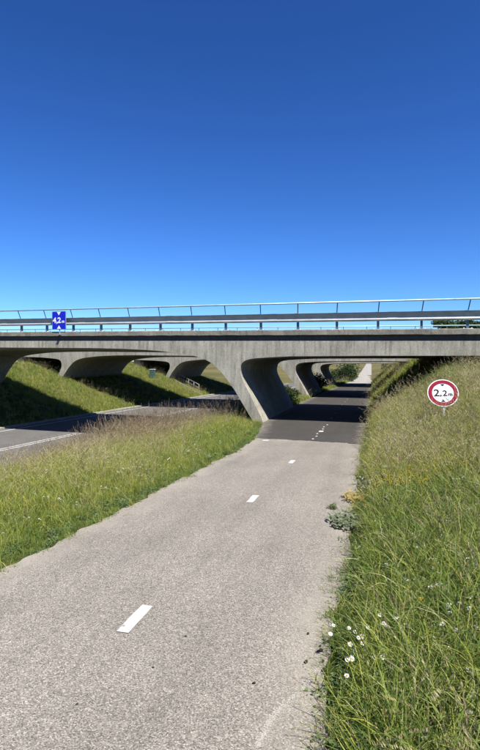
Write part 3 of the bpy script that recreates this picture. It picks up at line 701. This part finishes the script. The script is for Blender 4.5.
for i, (px, py) in enumerate(((321, 650), (319, 655), (322, 654), (326, 646), (330, 645), (325, 674), (324, 665), (309, 637), (307, 666), (75, 710), (152, 672), (254, 688), (185, 640))):
    Y = 500*1.79/(py-365); X = (px-240)/500*Y; s = rg.uniform(.006, .013)*(1 if i < 9 else .8)
    bm = bmesh.new(); bmesh.ops.create_icosphere(bm, subdivisions=1, radius=s)
    for v in bm.verts: v.co = Vector((v.co.x*rg.uniform(.8, 1.5), v.co.y*rg.uniform(.8, 1.5), max(v.co.z*.7, -.004)*rg.uniform(.7, 1.2)))
    me = bpy.data.meshes.new('soil_clod'); bm.to_mesh(me); bm.free()
    o = link_mesh('soil_clod', me, M['soilclod']); o.location = (X, Y, float(pz(Y))+.016)
    lab = {7: 'lone dark clod above the clod cluster by the grass edge', 8: 'lone dark clod left of the clod cluster by the grass edge', 9: 'dark crumb of soil at the lower left of the path', 10: 'dark crumb just below the nearest white dash', 11: 'dark crumb in the lower middle of the path', 12: 'dark crumb right of the nearest white dash'}.get(i, 'small dark clod of soil in the cluster beside the right grass edge')
    tag(o, lab, 'clod', 'dark clods scattered on the path')

def flecks(name, pts, lo, hi, matn, seed):
    rg = random.Random(seed); mb = MB(); tn = []
    for (x, y) in pts:
        n0 = len(mb.v); t = (x-float(XL(y)))/(float(XR(y))-float(XL(y))); z = float(pz(y))+.0052+.012*(1-(2*t-1)**2); a = rg.uniform(0, 6.28); l = rg.uniform(lo, hi); w_ = l*rg.uniform(.25, .7); k = rg.random()
        for q in range(5):
            b_ = q*1.2566; mb.v.append(Vector((x+math.cos(a)*math.cos(b_)*l-math.sin(a)*math.sin(b_)*w_, y+math.sin(a)*math.cos(b_)*l+math.cos(a)*math.sin(b_)*w_, z+rg.uniform(0, .0012)))); tn.append(k)
        mb.f.append(tuple(range(n0, n0+5)))
    o = pyd(name, mb.v, mb.f, M[matn], PATH); o['kind'] = 'stuff'
    at = o.data.attributes.new('tint', 'FLOAT', 'POINT'); at.data.foreach_set('value', tn)
rg = random.Random(9); cr = [(258, 752), (265, 738), (269, 727), (278, 716), (290, 705), (303, 692), (313, 680), (320, 665)]; pts = []
for i in range(1100):
    k = rg.uniform(0, len(cr)-1.001); q = int(k); fx = k-q; px = cr[q][0]*(1-fx)+cr[q+1][0]*fx+rg.gauss(0, 1.6+1.2*math.sin(k*3)**2); py = cr[q][1]*(1-fx)+cr[q+1][1]*fx+rg.gauss(0, 1.6)
    Y = 500*1.79/(py-365); pts.append(((px-240)/500*Y, Y))
flecks('sand_trace', pts, .002, .007, 'sand', 4)
pts = []
for i in range(1500):
    y = rg.uniform(1.8, 13) if i % 2 else rg.uniform(1.8, 8); d = abs(rg.gauss(0, .11))
    pts.append((float(XR(y))-d, y) if i % 3 else (float(XL(y))+d, y))
flecks('plant_litter', pts, .003, .012, 'litter', 5)
# ------------------------------------------------------------------ trees and bushes
def crown(name, parent, blobs, n, leaf, seed, z0=0):
    rg = np.random.default_rng(seed); wts = np.array([b[3]**2 for b in blobs]); wts = wts/wts.sum()
    ch = rg.choice(len(blobs), n, p=wts); B = np.array(blobs)[ch]
    d = rg.normal(size=(n, 3)); d /= np.linalg.norm(d, axis=1)[:, None]
    rad = B[:, 3]*(.35+.65*rg.uniform(size=n)**.5)*(1+.25*np.sin(d[:, 0]*5+B[:, 0])*np.sin(d[:, 2]*6))
    c = B[:, :3]+d*rad[:, None]*np.array([1, 1, .85])
    nn = d+rg.normal(0, .7, (n, 3)); nn /= np.linalg.norm(nn, axis=1)[:, None]
    e1 = np.cross(nn, rg.normal(size=(n, 3))); e1 /= np.linalg.norm(e1, axis=1)[:, None]; e2 = np.cross(nn, e1)
    s = leaf*rg.uniform(.6, 1.4, n)[:, None]
    V = np.stack([c-e1*s, c+e2*s*.55, c+e1*s, c-e2*s*.55], 1).reshape(-1, 3)
    F = [(4*i, 4*i+1, 4*i+2, 4*i+3) for i in range(n)]
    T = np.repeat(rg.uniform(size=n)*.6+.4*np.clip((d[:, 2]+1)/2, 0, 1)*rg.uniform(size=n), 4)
    me = bpy.data.meshes.new(name); me.from_pydata([tuple(p) for p in V], [], F); a = me.attributes.new('tint', 'FLOAT', 'POINT'); a.data.foreach_set('value', T)
    return link_mesh(name, me, M['leaf'], parent)
def tree(x, y, h, R, label, seed, n=5200):
    z = float(height(x, y)); o = empty('tree', (x, y, z-.1)); tag(o, label, 'tree', 'trees beyond the bridges'); rg = random.Random(seed)
    mb = MB(); mb.tube([(0, 0, 0), (.1, 0, h*.25), (0, .1, h*.5), (.05, 0, h*.8)], h*.028, 9, h*.008)
    for i in range(7):
        a = i*2.4; zz = h*(.3+.06*i); L = R*rg.uniform(.5, .8); mb.tube([(0, 0, zz), (math.cos(a)*L*.5, math.sin(a)*L*.5, zz+h*.07), (math.cos(a)*L, math.sin(a)*L, zz+h*.17)], h*.011, 6, h*.003)
    mb.build('trunk', M['bark'], o, True)
    bl = []
    for i in range(17):
        a = rg.uniform(0, 6.28); q = rg.uniform(.28, .95); rr = R*.75*math.sin(min(1, q*1.02)*math.pi*.95)**.6
        bl.append((math.cos(a)*rr*rg.uniform(.3, 1), math.sin(a)*rr*rg.uniform(.3, 1), h*q*.93, R*rg.uniform(.22, .42)))
    crown('crown', o, bl, n, h*.022, seed)
def bush(x, y, h, R, label, seed, n=1800, leaf=.07):
    z = float(height(x, y)); o = empty('bush', (x, y, z-.03)); tag(o, label, 'bush'); rg = random.Random(seed)
    mb = MB()
    for i in range(6):
        a = i*1.1+rg.uniform(-.3, .3); mb.tube([(0, 0, 0), (math.cos(a)*R*.3, math.sin(a)*R*.3, h*.4), (math.cos(a)*R*.7, math.sin(a)*R*.7, h*.85)], .018, 5, .006)
    mb.build('stems', M['bark'], o, True)
    bl = [(math.cos(i*2.4)*R*.55*rg.uniform(.2, 1), math.sin(i*2.4)*R*.55*rg.uniform(.2, 1), h*rg.uniform(.25, .8), R*rg.uniform(.3, .5)) for i in range(9)]
    crown('foliage', o, bl, n, leaf, seed)
def atpx(px, Y): return (px-240)/500*Y
tree(atpx(441, 72), 72, 8.6, 3.4, 'dark green tree showing just above the deck, left one at the right edge', 21)
tree(atpx(470, 78), 78, 9.4, 3.9, 'bushy tree peeping under the guardrail beam at the far right edge', 22)
tree(atpx(497, 74), 74, 8.0, 3.2, 'tree beyond the bridges cut off by the right picture edge', 23)
bush(atpx(347, 62), 62, 2.2, 2.2, 'rounded dark bush left of the path beyond the last bridge', 31, 2400, .10)
bush(atpx(335, 66), 66, 2.0, 2.0, 'low bush by the road beyond the last bridge', 32, 2000, .10)
bush(float(XL(26.2))-.55, 26.2, 1.0, .7, 'leafy weed bush between the first and second bridge legs', 33, 1500, .05)
bush(float(XL(39.2))-.7, 39.2, 1.5, .95, 'leafy bush between the second and third bridge legs', 34, 1800, .06)
bush(float(XR(70))+2.2, 70, 1.6, 1.6, 'low green shrub right of the pale far path', 35, 1800, .09)
